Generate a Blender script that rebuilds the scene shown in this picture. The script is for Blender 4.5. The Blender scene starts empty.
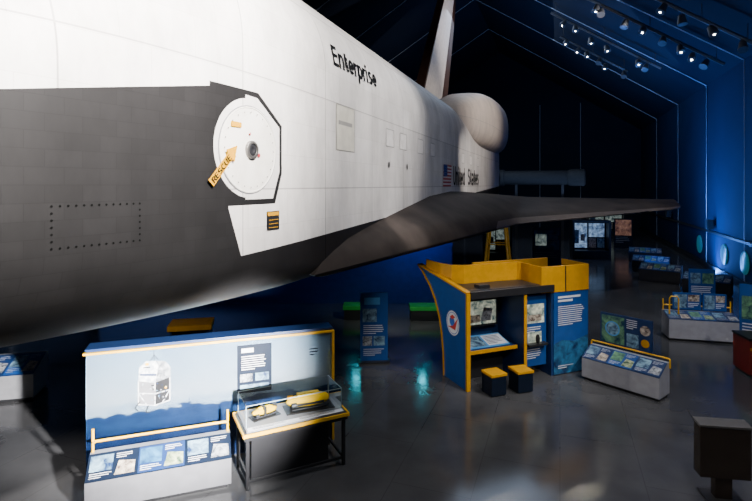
import bpy, bmesh, math, random
from mathutils import Vector, Matrix
random.seed(7)
COL = bpy.context.scene.collection
UX, UY = 0.3453, 0.9385          # hall / shuttle axis direction on the floor
PHI = math.atan2(UY, UX)

def G(L, s, z=0.0):
    """hall coordinates -> world (L to the port side across, s along the hall)"""
    return (-UY * L + UX * s, UX * L + UY * s, z)

# ------------------------------------------------------------------ materials
def _base(name):
    m = bpy.data.materials.new(name); m.use_nodes = True
    nt = m.node_tree; b = nt.nodes['Principled BSDF']
    return m, nt, b

def mat(name, col, rough=.5, metal=0., emit=0., ecol=None, col2=None, scale=5., spec=.5, lo=.4, hi=.6):
    m, nt, b = _base(name)
    tc = nt.nodes.new('ShaderNodeTexCoord')
    no = nt.nodes.new('ShaderNodeTexNoise'); no.inputs['Scale'].default_value = scale
    no.inputs['Detail'].default_value = 4
    nt.links.new(tc.outputs['Object'], no.inputs['Vector'])
    cr = nt.nodes.new('ShaderNodeValToRGB')
    c2 = col2 if col2 else tuple(min(1, c * 1.06) for c in col)
    c1 = col if col2 else tuple(c * .94 for c in col)
    cr.color_ramp.elements[0].position = lo; cr.color_ramp.elements[1].position = hi
    cr.color_ramp.elements[0].color = (*c1, 1); cr.color_ramp.elements[1].color = (*c2, 1)
    nt.links.new(no.outputs['Fac'], cr.inputs['Fac'])
    nt.links.new(cr.outputs['Color'], b.inputs['Base Color'])
    b.inputs['Roughness'].default_value = rough; b.inputs['Metallic'].default_value = metal
    b.inputs['Specular IOR Level'].default_value = spec
    if emit:
        b.inputs['Emission Strength'].default_value = emit
        if ecol: b.inputs['Emission Color'].default_value = (*ecol, 1)
        else: nt.links.new(cr.outputs['Color'], b.inputs['Emission Color'])
    return m

def picture(name, cols, scale=7., emit=0.):
    """photographic-looking print: several colours broken up by noise"""
    m, nt, b = _base(name); N = nt.nodes.new; Lk = nt.links.new
    tc = N('ShaderNodeTexCoord'); no = N('ShaderNodeTexNoise'); no.inputs['Scale'].default_value = scale
    no.inputs['Detail'].default_value = 6; no.inputs['Roughness'].default_value = .6; no.inputs['Distortion'].default_value = .6
    Lk(tc.outputs['Object'], no.inputs['Vector'])
    cr = N('ShaderNodeValToRGB'); e = cr.color_ramp.elements
    n = len(cols)
    for i, c in enumerate(cols):
        p = .34 + .36 * i / (n - 1)
        q = e[0] if i == 0 else (e[1] if i == n - 1 else e.new(p))
        q.position = p; q.color = (*c, 1)
    Lk(no.outputs['Fac'], cr.inputs[0]); Lk(cr.outputs[0], b.inputs['Base Color']); b.inputs['Roughness'].default_value = .4
    if emit:
        Lk(cr.outputs[0], b.inputs['Emission Color']); b.inputs['Emission Strength'].default_value = emit
    return m

def glass_mat(name):
    m = bpy.data.materials.new(name); m.use_nodes = True; nt = m.node_tree
    nt.nodes.clear()
    o = nt.nodes.new('ShaderNodeOutputMaterial'); mx = nt.nodes.new('ShaderNodeMixShader')
    t = nt.nodes.new('ShaderNodeBsdfTransparent'); g = nt.nodes.new('ShaderNodeBsdfGlossy')
    lw = nt.nodes.new('ShaderNodeLayerWeight'); lw.inputs['Blend'].default_value = .08
    g.inputs['Roughness'].default_value = .03; t.inputs['Color'].default_value = (.95, .98, .99, 1)
    nt.links.new(lw.outputs['Fresnel'], mx.inputs['Fac']); nt.links.new(t.outputs[0], mx.inputs[1])
    nt.links.new(g.outputs[0], mx.inputs[2]); nt.links.new(mx.outputs[0], o.inputs['Surface'])
    return m

M = {}
M['white'] = mat('white_paint', (.72, .69, .67), .5)
M['black'] = mat('black_paint', (.012, .012, .014), .45)
M['ink'] = mat('black_lettering', (.005, .005, .006), .7, spec=.1)
M['dark'] = mat('dark_metal', (.03, .03, .033), .4, .4)
M['navy'] = mat('navy_laminate', (.008, .030, .11), .4)
M['dnavy'] = mat('near_black_navy_print', (.004, .009, .022), .5, spec=.2)
M['blue'] = mat('blue_graphic', (.008, .065, .26), .4)
M['sky'] = mat('light_blue_graphic', (.08, .30, .62), .4)
M['orange'] = mat('mustard_laminate', (.58, .275, .001), .45, spec=.3)
M['yellow'] = mat('yellow_paint', (.80, .42, .002), .35)
M['grey'] = mat('grey_laminate', (.20, .20, .215), .45)
M['lgrey'] = mat('light_grey_laminate', (.34, .34, .37), .45)
M['mgrey'] = mat('mid_grey_laminate', (.15, .15, .165), .5)
M['paper'] = mat('printed_white', (.70, .71, .74), .5)
M['rovw'] = mat('printed_rov_white', (.78, .78, .76), .5, col2=(.40, .43, .48), scale=16)
M['green'] = mat('green_cushion', (.012, .26, .03), .6)
M['steel'] = mat('steel', (.22, .21, .20), .35, .8)
M['bronze'] = mat('grey_brown_metal', (.10, .076, .060), .24, .8)
M['red'] = mat('red_laminate', (.22, .02, .015), .4)
M['pic_sea'] = picture('sea_picture', [(.003, .02, .08), (.008, .08, .22), (.04, .24, .44), (.30, .50, .62)], 8)
M['pic_deep'] = picture('deep_sea_picture', [(.002, .012, .06), (.004, .04, .16), (.012, .09, .28), (.05, .22, .42)], 4)
M['pic_teal'] = picture('teal_picture', [(.004, .04, .07), (.008, .14, .16), (.04, .30, .22), (.20, .42, .20)], 7)
M['pic_green'] = picture('green_picture', [(.01, .05, .03), (.06, .22, .06), (.32, .45, .10), (.55, .60, .35)], 10)
M['pic_warm'] = picture('warm_picture', [(.05, .02, .02), (.30, .12, .05), (.60, .36, .18), (.75, .66, .52)], 13)
M['pic_grey'] = picture('grey_picture', [(.02, .025, .04), (.10, .13, .18), (.28, .32, .38), (.55, .57, .60)], 14)
M['screen'] = picture('lit_screen', [(.004, .02, .08), (.02, .10, .32), (.06, .24, .55), (.35, .52, .75)], 3.5, .9)
M['screen_dim'] = picture('dim_lit_screen', [(.004, .02, .03), (.02, .12, .16), (.14, .22, .20), (.35, .42, .38)], 5, .6)
M['screen_red'] = picture('reddish_lit_screen', [(.03, .004, .004), (.12, .016, .012), (.26, .06, .03), (.38, .20, .12)], 3.5, .5)
M['lamp'] = mat('lamp_lens', (1, .95, .85), .3, emit=34, ecol=(1, .93, .82))
M['cyan'] = mat('cyan_lamp_lens', (.1, .9, 1), .3, emit=80, ecol=(.02, .70, .9))
M['gobo_teal'] = mat('teal_gobo_glow', (.02, .10, .12), .3, emit=.15, ecol=(.06, .45, .55))  # faint glow standing in for gobo light cast on the wall
M['glass'] = glass_mat('clear_acrylic')
M['tile'] = mat('black_tile', (.012, .011, .011), .6, scale=3, spec=.12)
M['wing_top'] = mat('brown_grey_felt', (.026, .0205, .0185), .65, col2=(.054, .043, .037), scale=1.3, spec=.12, lo=.3, hi=.7)
M['rcc'] = mat('tan_carbon_edge', (.10, .079, .068), .5, spec=.25)
M['fastener'] = mat('fastener_black', (.002, .002, .002), .7, spec=.05)
M['hatch_white'] = mat('hatch_cream', (.70, .665, .61), .5, col2=(.78, .75, .70), scale=3)
M['fin_dark'] = mat('fin_dark_tile', (.060, .026, .016), .6, spec=.2)

# ------------------------------------------------------------------ mesh helpers
def part(name, verts, faces, mats, parent=None, fm=None, smooth=False, label=None, bevel=0, zoff=0):
    me = bpy.data.meshes.new(name)
    me.from_pydata([(v[0], v[1], v[2] + zoff) for v in verts], [], faces)
    if not isinstance(mats, (list, tuple)): mats = [mats]
    for m in mats: me.materials.append(m)
    if fm:
        for p, i in zip(me.polygons, fm): p.material_index = i
    me.validate()
    bm = bmesh.new(); bm.from_mesh(me)
    if smooth != 'keep': bmesh.ops.recalc_face_normals(bm, faces=bm.faces)
    if bevel:
        bmesh.ops.bevel(bm, geom=list(bm.edges), offset=bevel, segments=2, affect='EDGES', profile=.7)
    bm.to_mesh(me); bm.free()
    if smooth is True:
        for p in me.polygons: p.use_smooth = True
        try: me.set_sharp_from_angle(angle=math.radians(40))
        except Exception: pass
    ob = bpy.data.objects.new(name, me); COL.objects.link(ob)
    if parent: ob.parent = parent
    if label: ob['label'] = label
    return ob

def thing(name, label, cat, loc=(0, 0, 0), rot=0., group=None):
    e = bpy.data.objects.new(name, None); e.empty_display_size = .2
    e.location = loc; e.rotation_euler = (0, 0, rot); COL.objects.link(e)
    e['label'] = label; e['category'] = cat
    if group: e['group'] = group
    return e

def tag(ob, label, cat, group=None):
    ob['label'] = label; ob['category'] = cat
    if group: ob['group'] = group
    return ob

BF = [(0, 3, 2, 1), (4, 5, 6, 7), (0, 1, 5, 4), (1, 2, 6, 5), (2, 3, 7, 6), (3, 0, 4, 7)]
def boxes(name, parent, lst, mats, bevel=.006, label=None):
    V, F, K = [], [], []
    for b in lst:
        x0, x1, y0, y1, z0, z1 = b[:6]; k = b[6] if len(b) > 6 else 0
        n = len(V)
        V += [(x0, y0, z0), (x1, y0, z0), (x1, y1, z0), (x0, y1, z0), (x0, y0, z1), (x1, y0, z1), (x1, y1, z1), (x0, y1, z1)]
        F += [tuple(n + i for i in f) for f in BF]; K += [k] * 6
    return part(name, V, F, mats, parent, K, bevel=bevel, label=label)

def box(name, parent, x0, x1, y0, y1, z0, z1, m, bevel=.006, label=None):
    return boxes(name, parent, [(x0, x1, y0, y1, z0, z1)], m, bevel, label)

def prism_x(name, parent, prof, x0, x1, m, bevel=.004, label=None):
    n = len(prof)
    V = [(x0, y, z) for y, z in prof] + [(x1, y, z) for y, z in prof]
    F = [tuple(range(n)), tuple(range(2 * n - 1, n - 1, -1))] + [(i, (i + 1) % n, n + (i + 1) % n, n + i) for i in range(n)]
    return part(name, V, F, m, parent, bevel=bevel, label=label)

def tube(name, parent, pts, r, m, seg=10, label=None, zoff=0):
    pts = [Vector(p) for p in pts]; V, F = [], []
    for i, p in enumerate(pts):
        if i == 0: t = pts[1] - p
        elif i == len(pts) - 1: t = p - pts[i - 1]
        else: t = (pts[i + 1] - p).normalized() + (p - pts[i - 1]).normalized()
        t.normalize()
        a = t.cross(Vector((0, 0, 1)) if abs(t.z) < .9 else Vector((0, 1, 0))).normalized(); b = t.cross(a)
        for k in range(seg):
            th = 2 * math.pi * k / seg
            V.append(tuple(p + r * (math.cos(th) * a + math.sin(th) * b)))
    for i in range(len(pts) - 1):
        for k in range(seg):
            F.append((i * seg + k, i * seg + (k + 1) % seg, (i + 1) * seg + (k + 1) % seg, (i + 1) * seg + k))
    F.append(tuple(range(seg))[::-1]); F.append(tuple((len(pts) - 1) * seg + k for k in range(seg)))
    return part(name, V, F, m, parent, smooth=True, label=label, zoff=zoff)

def lathe(name, parent, prof, m, axis='x', c=(0, 0, 0), sa=1., sb=1., seg=28, label=None, zoff=0, R=None):
    V, F = [], []
    for (t, r) in prof:
        for k in range(seg):
            th = 2 * math.pi * k / seg; a, b = r * sa * math.cos(th), r * sb * math.sin(th)
            v = Vector((t, a, b)) if axis == 'x' else (Vector((a, t, b)) if axis == 'y' else Vector((a, b, t)))
            if R: v = R @ v
            V.append((v.x + c[0], v.y + c[1], v.z + c[2]))
    for i in range(len(prof) - 1):
        for k in range(seg):
            F.append((i * seg + k, i * seg + (k + 1) % seg, (i + 1) * seg + (k + 1) % seg, (i + 1) * seg + k))
    F.append(tuple(range(seg))[::-1]); F.append(tuple((len(prof) - 1) * seg + k for k in range(seg)))
    return part(name, V, F, m, parent, smooth=True, label=label, zoff=zoff)

def graphic(name, parent, o, r, u, w, h, items, mats, thick=.02, label=None):
    o, r, u = Vector(o), Vector(r).normalized(), Vector(u).normalized(); n = r.cross(u)
    V, F, K = [], [], []
    P = lambda a, b, d: tuple(o + r * a + u * b + n * d)
    V += [P(0, 0, 0), P(w, 0, 0), P(w, h, 0), P(0, h, 0), P(0, 0, -thick), P(w, 0, -thick), P(w, h, -thick), P(0, h, -thick)]
    F += [(0, 1, 2, 3), (7, 6, 5, 4), (0, 4, 5, 1), (1, 5, 6, 2), (2, 6, 7, 3), (3, 7, 4, 0)]; K += [0] * 6
    for k, it in enumerate(items):
        d = .002 + .0005 * k; s = len(V)
        if it[0] == 'r':
            _, a0, a1, b0, b1, m = it; pts = [(a0, b0), (a1, b0), (a1, b1), (a0, b1)]
        elif it[0] == 'c':
            _, a, b, q, m = it; pts = [(a + q * math.cos(t * math.pi / 14), b + q * math.sin(t * math.pi / 14)) for t in range(28)]
        else:
            _, pts, m = it
        V += [P(a, b, d) for a, b in pts]; F.append(tuple(range(s, s + len(pts)))); K.append(m)
    return part(name, V, F, mats, parent, K, smooth='keep', label=label)

def line(x0, y0, x1, y1, t, m):
    d = Vector((x1 - x0, y1 - y0)).normalized() * t / 2; q = (-d.y, d.x)
    return ('p', [(x0 - q[0], y0 - q[1]), (x1 - q[0], y1 - q[1]), (x1 + q[0], y1 + q[1]), (x0 + q[0], y0 + q[1])], m)

def bars(u0, u1, v, n, dv, t, m):
    return [('r', u0, u0 + (u1 - u0) * (1 if i < n - 1 else .6) * random.uniform(.86, 1), v - i * dv - t, v - i * dv, m) for i in range(n)]

# ---- sans-serif stroke alphabet (cap height 1)
def arc(cx, cy, rx, ry, a0, a1, n=14):
    return [(cx + rx * math.cos(math.radians(a0 + (a1 - a0) * i / n)), cy + ry * math.sin(math.radians(a0 + (a1 - a0) * i / n))) for i in range(n + 1)]
GL = {
 'E': (.66, [[(.08, 0), (.08, 1)], [(.0, .92), (.54, .92)], [(.08, .52), (.50, .52)], [(.0, .08), (.56, .08)]]),
 'U': (.80, [[(.09, 1)] + arc(.34, .33, .25, .25, 180, 360) + [(.59, 1)]]),
 'S': (.72, [arc(.31, .715, .215, .205, 25, 270) + arc(.31, .295, .235, .215, 90, -155)[1:]]),
 'R': (.70, [[(.08, 0), (.08, 1)], [(.08, .92), (.34, .92)] + arc(.34, .72, .20, .20, 90, -90) + [(.08, .52)], [(.34, .52), (.56, 0)]]),
 'C': (.72, [arc(.36, .5, .28, .42, 50, 310, 20)]),
 'n': (.69, [[(.08, 0), (.08, .74)], arc(.29, .42, .21, .25, 180, 0) + [(.50, 0)]]),
 't': (.49, [[(.19, .94), (.19, .20)] + arc(.30, .20, .11, .125, 180, 275, 6) + [(.39, .075)], [(.02, .67), (.39, .67)]]),
 'e': (.70, [[(.08, .37), (.53, .37)] + arc(.305, .37, .225, .30, 0, 318, 22)]),
 'r': (.47, [[(.08, 0), (.08, .74)], arc(.30, .40, .22, .27, 180, 75, 8) + [(.40, .67)]]),
 'p': (.72, [[(.08, -.28), (.08, .74)], arc(.31, .37, .225, .30, 0, 360, 24)]),
 'i': (.33, [[(.11, 0), (.11, .74)], [(.11, .85), (.11, 1.02)]]),
 's': (.63, [arc(.27, .53, .17, .145, 30, 270) + arc(.27, .23, .185, .155, 90, -150)[1:]]),
 'd': (.72, [[(.55, 0), (.55, 1)], arc(.31, .37, .225, .30, 0, 360, 24)]),
 'a': (.67, [arc(.28, .50, .20, .18, 160, 0) + [(.48, 0)], arc(.27, .215, .19, .155, 0, 360, 20)]),
 ' ': (.40, [])}
def text_data(s, w, cap, stroke=.165, xw=1.0):
    V, F = [], []; x0 = 0
    tot = sum(GL[c][0] for c in s) - .06
    for c in s:
        adv, lines_ = GL[c]
        for pl_ in lines_:
            n = len(pl_); base = len(V)
            closed = n > 3 and abs(pl_[0][0] - pl_[-1][0]) < 1e-6 and abs(pl_[0][1] - pl_[-1][1]) < 1e-6
            for i, (px, py) in enumerate(pl_):
                a = Vector(pl_[i - 1]) if i > 0 else (Vector(pl_[-2]) if closed else None)
                b = Vector(pl_[i + 1]) if i < n - 1 else (Vector(pl_[1]) if closed else None)
                p = Vector((px, py))
                d = Vector((0, 0))
                if a is not None: d += (p - a).normalized()
                if b is not None: d += (b - p).normalized()
                d.normalize(); q = Vector((-d.y, d.x)) * stroke / 2
                if a is not None and b is not None:
                    cs = max(.5, q.normalized().dot(Vector((-(b - p).normalized().y, (b - p).normalized().x)))); q = q / cs
                q.x *= xw
                V += [(p.x - q.x + x0, p.y - q.y), (p.x + q.x + x0, p.y + q.y)]
            for i in range(n - 1):
                F.append((base + 2 * i, base + 2 * i + 2, base + 2 * i + 3, base + 2 * i + 1))
        x0 += adv
    return [(a * w / tot, b * cap) for a, b in V], F

def spot(name, loc, tgt, e, col=(1, .95, .88), ang=50, blend=.6, rad=.15):
    l = bpy.data.lights.new(name, 'SPOT'); l.energy = e; l.color = col; l.spot_size = math.radians(ang)
    l.spot_blend = blend; l.shadow_soft_size = rad
    o = bpy.data.objects.new(name, l); o.location = loc
    o.rotation_euler = (Vector(tgt) - Vector(loc)).to_track_quat('-Z', 'Y').to_euler(); COL.objects.link(o); return o

def area(name, loc, tgt, e, col, sx, sy):
    l = bpy.data.lights.new(name, 'AREA'); l.energy = e; l.color = col; l.shape = 'RECTANGLE'; l.size = sx; l.size_y = sy
    o = bpy.data.objects.new(name, l); o.location = loc
    o.rotation_euler = (Vector(tgt) - Vector(loc)).to_track_quat('-Z', 'Y').to_euler(); COL.objects.link(o); return o

# ------------------------------------------------------------------ camera
cam = bpy.data.cameras.new('camera'); co = bpy.data.objects.new('camera', cam); COL.objects.link(co)
co.location = (0, 0, 4.5); co.rotation_euler = (math.radians(90), 0, 0)
cam.sensor_width = 36; cam.lens = 36 * 500 / 752; cam.shift_y = -65.5 / 752; cam.clip_end = 300
bpy.context.scene.camera = co

# ------------------------------------------------------------------ hall shell
def floor_mat():
    m, nt, b = _base('polished_dark_floor')
    tc = nt.nodes.new('ShaderNodeTexCoord'); mp = nt.nodes.new('ShaderNodeMapping')
    mp.inputs['Rotation'].default_value = (0, 0, -PHI)
    nt.links.new(tc.outputs['Object'], mp.inputs['Vector'])
    br = nt.nodes.new('ShaderNodeTexBrick'); br.offset = 0.5
    br.inputs['Scale'].default_value = 1; br.inputs['Brick Width'].default_value = 2.4; br.inputs['Row Height'].default_value = 1.2
    br.inputs['Mortar Size'].default_value = .006
    br.inputs['Color1'].default_value = (.062, .062, .065, 1); br.inputs['Color2'].default_value = (.066, .066, .069, 1)
    br.inputs['Mortar'].default_value = (.046, .046, .048, 1)
    nt.links.new(mp.outputs[0], br.inputs['Vector'])
    no = nt.nodes.new('ShaderNodeTexNoise'); no.inputs['Scale'].default_value = 1.3; no.inputs['Detail'].default_value = 6
    nt.links.new(tc.outputs['Object'], no.inputs['Vector'])
    mx = nt.nodes.new('ShaderNodeMix'); mx.data_type = 'RGBA'; mx.blend_type = 'MULTIPLY'; mx.inputs[0].default_value = .7
    nt.links.new(br.outputs['Color'], mx.inputs[6])
    rr = nt.nodes.new('ShaderNodeMapRange'); rr.inputs[1].default_value = .3; rr.inputs[2].default_value = .7
    rr.inputs[3].default_value = .7; rr.inputs[4].default_value = 1.2
    nt.links.new(no.outputs['Fac'], rr.inputs[0]); nt.links.new(rr.outputs[0], mx.inputs[7])
    nt.links.new(mx.outputs[2], b.inputs['Base Color'])
    r2 = nt.nodes.new('ShaderNodeMapRange'); r2.inputs[3].default_value = .09; r2.inputs[4].default_value = .22
    nt.links.new(no.outputs['Fac'], r2.inputs[0]); nt.links.new(r2.outputs[0], b.inputs['Roughness'])
    bp = nt.nodes.new('ShaderNodeBump'); bp.inputs['Strength'].default_value = .10; bp.inputs['Distance'].default_value = .01
    n2 = nt.nodes.new('ShaderNodeTexNoise'); n2.inputs['Scale'].default_value = 5
    nt.links.new(tc.outputs['Object'], n2.inputs['Vector'])
    nt.links.new(n2.outputs['Fac'], bp.inputs['Height']); nt.links.new(bp.outputs[0], b.inputs['Normal'])
    return m
FABRIC = mat('navy_tent_fabric', (.008, .018, .047), .8, scale=.6, spec=.15)
CEILM = mat('dark_ceiling_fabric', (.009, .015, .031), .8, scale=.5, spec=.15)
RIBM = mat('pale_seam_batten', (.38, .42, .48), .6)
RW, RIDGE, LW, S0, S1 = -7.6, 6.2, 21.0, -9.0, 56.0
ZW, ZR = 10.0, 19.0
def struct(ob):
    ob['kind'] = 'structure'; return ob
def slab(name, pts, m):
    return struct(part(name, pts, [tuple(range(len(pts)))], m, smooth='keep'))
fl = struct(part('floor', [G(RW, S0, 0), G(LW, S0, 0), G(LW, S1, 0), G(RW, S1, 0)] + [G(RW, S0, -.2), G(LW, S0, -.2), G(LW, S1, -.2), G(RW, S1, -.2)],
     [(0, 1, 2, 3), (7, 6, 5, 4), (0, 4, 5, 1), (1, 5, 6, 2), (2, 6, 7, 3), (3, 7, 4, 0)], floor_mat()))
slab('wall_right', [G(RW, S0, 0), G(RW, S1, 0), G(RW, S1, ZW), G(RW, S0, ZW)], FABRIC)
slab('wall_left', [G(LW, S0, 0), G(LW, S1, 0), G(LW, S1, ZW), G(LW, S0, ZW)], FABRIC)
for nm, s in (('wall_back', S1), ('wall_front', S0)):
    slab(nm, [G(RW, s, 0), G(LW, s, 0), G(LW, s, ZW), G(RIDGE, s, ZR), G(RW, s, ZW)], CEILM)
struct(part('ceiling', [G(RW, S0, ZW), G(RW, S1, ZW), G(RIDGE, S1, ZR), G(RIDGE, S0, ZR), G(LW, S0, ZW), G(LW, S1, ZW)],
     [(0, 1, 2, 3), (3, 2, 5, 4)], CEILM, smooth='keep'))
k = 1
for s in [8, 14, 20, 26, 32, 39, 47]:
    e = .06
    struct(tube('trim_%d' % k, None, [G(RW + e, s, .02), G(RW + e, s, ZW - .05), G(RIDGE, s, ZR - e * 1.4), G(LW - e, s, ZW - .05), G(LW - e, s, .02)], .026, RIBM, 6)); k += 1
for L in (-2, 2, 10):
    struct(tube('trim_%d' % k, None, [G(L, S1 - .1, .02), G(L, S1 - .1, 13)], .028, RIBM, 6)); k += 1
def hallbox(name, L0, L1, s0, s1, z0, z1, m):
    V = [G(L0, s0, z0), G(L1, s0, z0), G(L1, s1, z0), G(L0, s1, z0), G(L0, s0, z1), G(L1, s0, z1), G(L1, s1, z1), G(L0, s1, z1)]
    return part(name, V, BF, m)
struct(hallbox('baseboard_right', RW + .01, RW + .16, S0 + .1, S1 - .1, 0, .3, M['black']))
struct(hallbox('trim_30', RW + .01, RW + .12, S0 + .1, S1 - .1, 1.95, 2.07, M['black']))
struct(boxes('wall_partition', None, [(-10.5, 2.9, 19.0, 19.2, 0, 2.8)], [mat('blue_partition_paint', (.008, .024, .095), .7, spec=.2)], 0))

# ------------------------------------------------------------------ space shuttle
TAB = { # station: w, b, t, r, zc
 0.0: (.06, 4.10, 4.25, .05, 4.17), .35: (.62, 3.62, 4.70, .40, 4.20), .9: (1.02, 3.36, 5.15, .62, 4.35), 1.7: (1.42, 3.18, 5.65, .80, 4.6),
 2.7: (1.78, 3.08, 6.15, .95, 4.9), 3.6: (2.03, 3.04, 6.75, .98, 5.2), 4.4: (2.22, 3.01, 7.40, .92, 5.5), 5.2: (2.38, 3.0, 7.95, .80, 5.8),
 6.2: (2.52, 3.0, 8.22, .62, 6.1), 7.4: (2.60, 3.0, 8.3, .42, 6.3), 8.6: (2.62, 3.0, 8.3, .3, 6.3), 12: (2.62, 3.0, 8.3, .3, 6.3),
 20: (2.62, 3.0, 8.3, .3, 6.3), 27: (2.62, 3.0, 8.3, .3, 6.3), 30: (2.66, 3.1, 8.2, .3, 6.3), 32.8: (2.68, 3.35, 7.9, .3, 6.2)}
NE = 2.2
TK = sorted(TAB)
def sec(x):
    x = max(TK[0], min(TK[-1], x))
    i = max(j for j in range(len(TK) - 1) if TK[j] <= x)
    x0, x1 = TK[i], TK[i + 1]; h = x1 - x0; t = (x - x0) / h
    out = []
    for c in range(5):
        p0, p1 = TAB[x0][c], TAB[x1][c]; d = (p1 - p0) / h
        dm = (p0 - TAB[TK[i - 1]][c]) / (x0 - TK[i - 1]) if i > 0 else d
        dp = (TAB[TK[i + 2]][c] - p1) / (TK[i + 2] - x1) if i + 2 < len(TK) else d
        m0 = (dm + d) / 2 if dm * d > 0 else 0
        m1 = (dp + d) / 2 if dp * d > 0 else 0
        out.append((2*t**3-3*t**2+1)*p0 + (t**3-2*t**2+t)*h*m0 + (-2*t**3+3*t**2)*p1 + (t**3-t**2)*h*m1)
    return out
def side(x, z):
    w, b, t, r, zc = sec(x)
    if z > zc: return w * max(0, 1 - ((z - zc) / (t - zc)) ** NE) ** (1 / NE)
    if z < b + r: return w - r + math.sqrt(max(0, r * r - (b + r - z) ** 2))
    return w
def ring(x):
    w, b, t, r, zc = sec(x); P = []
    for i in range(4): P.append(((w - r) * i / 4, b))
    for i in range(13):
        a = math.pi / 2 * i / 12; P.append((w - r + r * math.sin(a), b + r - r * math.cos(a)))
    for i in range(1, 5): P.append((w, b + r + (zc - b - r) * i / 5))
    for i in range(31):
        a = math.pi / 2 * i / 30; P.append((w * max(0, math.cos(a)) ** (2 / NE), zc + (t - zc) * math.sin(a) ** (2 / NE)))
    P = [(-y, z) for y, z in P]
    return P + [(-y, z) for y, z in P[-2:0:-1]]
shuttle = thing('space_shuttle', 'white and black space shuttle orbiter raised on yellow trestles', 'space shuttle',
                (-6.25, .97, 3.0), PHI)
ZO = -3.0

def fus_mat(name, forward, low_z=.44, warm=0):
    m, nt, b = _base(name)
    N = nt.nodes.new; Lk = nt.links.new
    tc = N('ShaderNodeTexCoord'); sx = N('ShaderNodeSeparateXYZ'); Lk(tc.outputs['Object'], sx.inputs[0])
    X, Z = sx.outputs[0], sx.outputs[2]
    def mth(op, a, bb=None, c=None):
        n = N('ShaderNodeMath'); n.operation = op
        for i, v in enumerate((a, bb, c)):
            if v is None: continue
            if isinstance(v, (int, float)): n.inputs[i].default_value = v
            else: Lk(v, n.inputs[i])
        return n.outputs[0]
    def poly(pts):
        cur = None
        for i in range(len(pts)):
            (x1, z1), (x2, z2) = pts[i], pts[(i + 1) % len(pts)]; z1 -= 3; z2 -= 3
            A = -(z2 - z1); B = x2 - x1; Cc = -(B * z1 + A * x1)
            v = mth('ADD', mth('MULTIPLY', X, A), mth('MULTIPLY_ADD', Z, B, Cc))
            cur = v if cur is None else mth('MINIMUM', cur, v)
        return mth('GREATER_THAN', cur, 0)
    low = mth('LESS_THAN', mth('ADD', Z, mth('MULTIPLY', X, -.03)), low_z)
    dark = low
    if forward:
        r1 = poly([(-2, 2), (6.2, 2), (6.2, 5.68), (-2, 4.15)])
        r3 = poly([(6.1, 2), (6.45, 2), (6.42, 3.63), (6.17, 4.30), (6.1, 4.30)])
        r2 = poly([(5.9, 4.25), (7.12, 4.25), (7.28, 4.65), (7.28, 5.31), (6.75, 5.68), (5.9, 5.68)])
        w1 = poly([(6.5, 4.32), (7.07, 4.32), (7.22, 4.68), (7.22, 5.28), (6.73, 5.61), (6.5, 5.62)])
        dx = mth('SUBTRACT', X, 6.58); dz = mth('SUBTRACT', Z, 1.96)
        cc = mth('LESS_THAN', mth('ADD', mth('MULTIPLY', dx, dx), mth('MULTIPLY', dz, dz)), .62 ** 2)
        w = mth('MAXIMUM', w1, cc)
        dark = mth('MAXIMUM', mth('MULTIPLY', mth('MAXIMUM', mth('MAXIMUM', r1, r3), r2), mth('SUBTRACT', 1, w)), low)
    cmb = N('ShaderNodeCombineXYZ'); Lk(X, cmb.inputs[0]); Lk(Z, cmb.inputs[1])
    br = N('ShaderNodeTexBrick'); br.offset = 0
    br.inputs['Scale'].default_value = 1; br.inputs['Brick Width'].default_value = 2.15; br.inputs['Row Height'].default_value = 1.45
    br.inputs['Mortar Size'].default_value = .010; br.inputs['Mortar Smooth'].default_value = .3
    wf = (1 - .05 * warm, 1 - .13 * warm, 1 - .20 * warm)
    br.inputs['Color1'].default_value = (.76 * wf[0], .73 * wf[1], .71 * wf[2], 1); br.inputs['Color2'].default_value = (.68 * wf[0], .65 * wf[1], .63 * wf[2], 1); br.inputs['Mortar'].default_value = (.42, .40, .39, 1)
    Lk(cmb.outputs[0], br.inputs['Vector'])
    b2 = N('ShaderNodeTexBrick'); b2.offset = .37; b2.inputs['Scale'].default_value = 1; b2.inputs['Brick Width'].default_value = .86; b2.inputs['Row Height'].default_value = .48
    b2.inputs['Mortar Size'].default_value = .004; b2.inputs['Color1'].default_value = (1, 1, 1, 1); b2.inputs['Color2'].default_value = (.93, .925, .92, 1); b2.inputs['Mortar'].default_value = (.84, .83, .82, 1)
    Lk(cmb.outputs[0], b2.inputs['Vector'])
    mb = N('ShaderNodeMix'); mb.data_type = 'RGBA'; mb.blend_type = 'MULTIPLY'; mb.inputs[0].default_value = 1
    Lk(br.outputs['Color'], mb.inputs[6]); Lk(b2.outputs['Color'], mb.inputs[7])
    no = N('ShaderNodeTexNoise'); no.inputs['Scale'].default_value = .9; no.inputs['Detail'].default_value = 8; no.inputs['Roughness'].default_value = .7
    mp = N('ShaderNodeMapping'); mp.inputs['Scale'].default_value = (1.6, 1.6, .6); Lk(tc.outputs['Object'], mp.inputs[0]); Lk(mp.outputs[0], no.inputs['Vector'])
    mr = N('ShaderNodeMapRange'); mr.inputs[1].default_value = .3; mr.inputs[2].default_value = .7; mr.inputs[3].default_value = .70; mr.inputs[4].default_value = 1.10
    Lk(no.outputs['Fac'], mr.inputs[0])
    mx = N('ShaderNodeMix'); mx.data_type = 'RGBA'; mx.blend_type = 'MULTIPLY'; mx.inputs[0].default_value = 1
    Lk(mb.outputs[2], mx.inputs[6]); Lk(mr.outputs[0], mx.inputs[7])
    bd = N('ShaderNodeTexBrick'); bd.inputs['Scale'].default_value = 1; bd.inputs['Brick Width'].default_value = .3; bd.inputs['Row Height'].default_value = .15
    bd.inputs['Mortar Size'].default_value = .003
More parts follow.
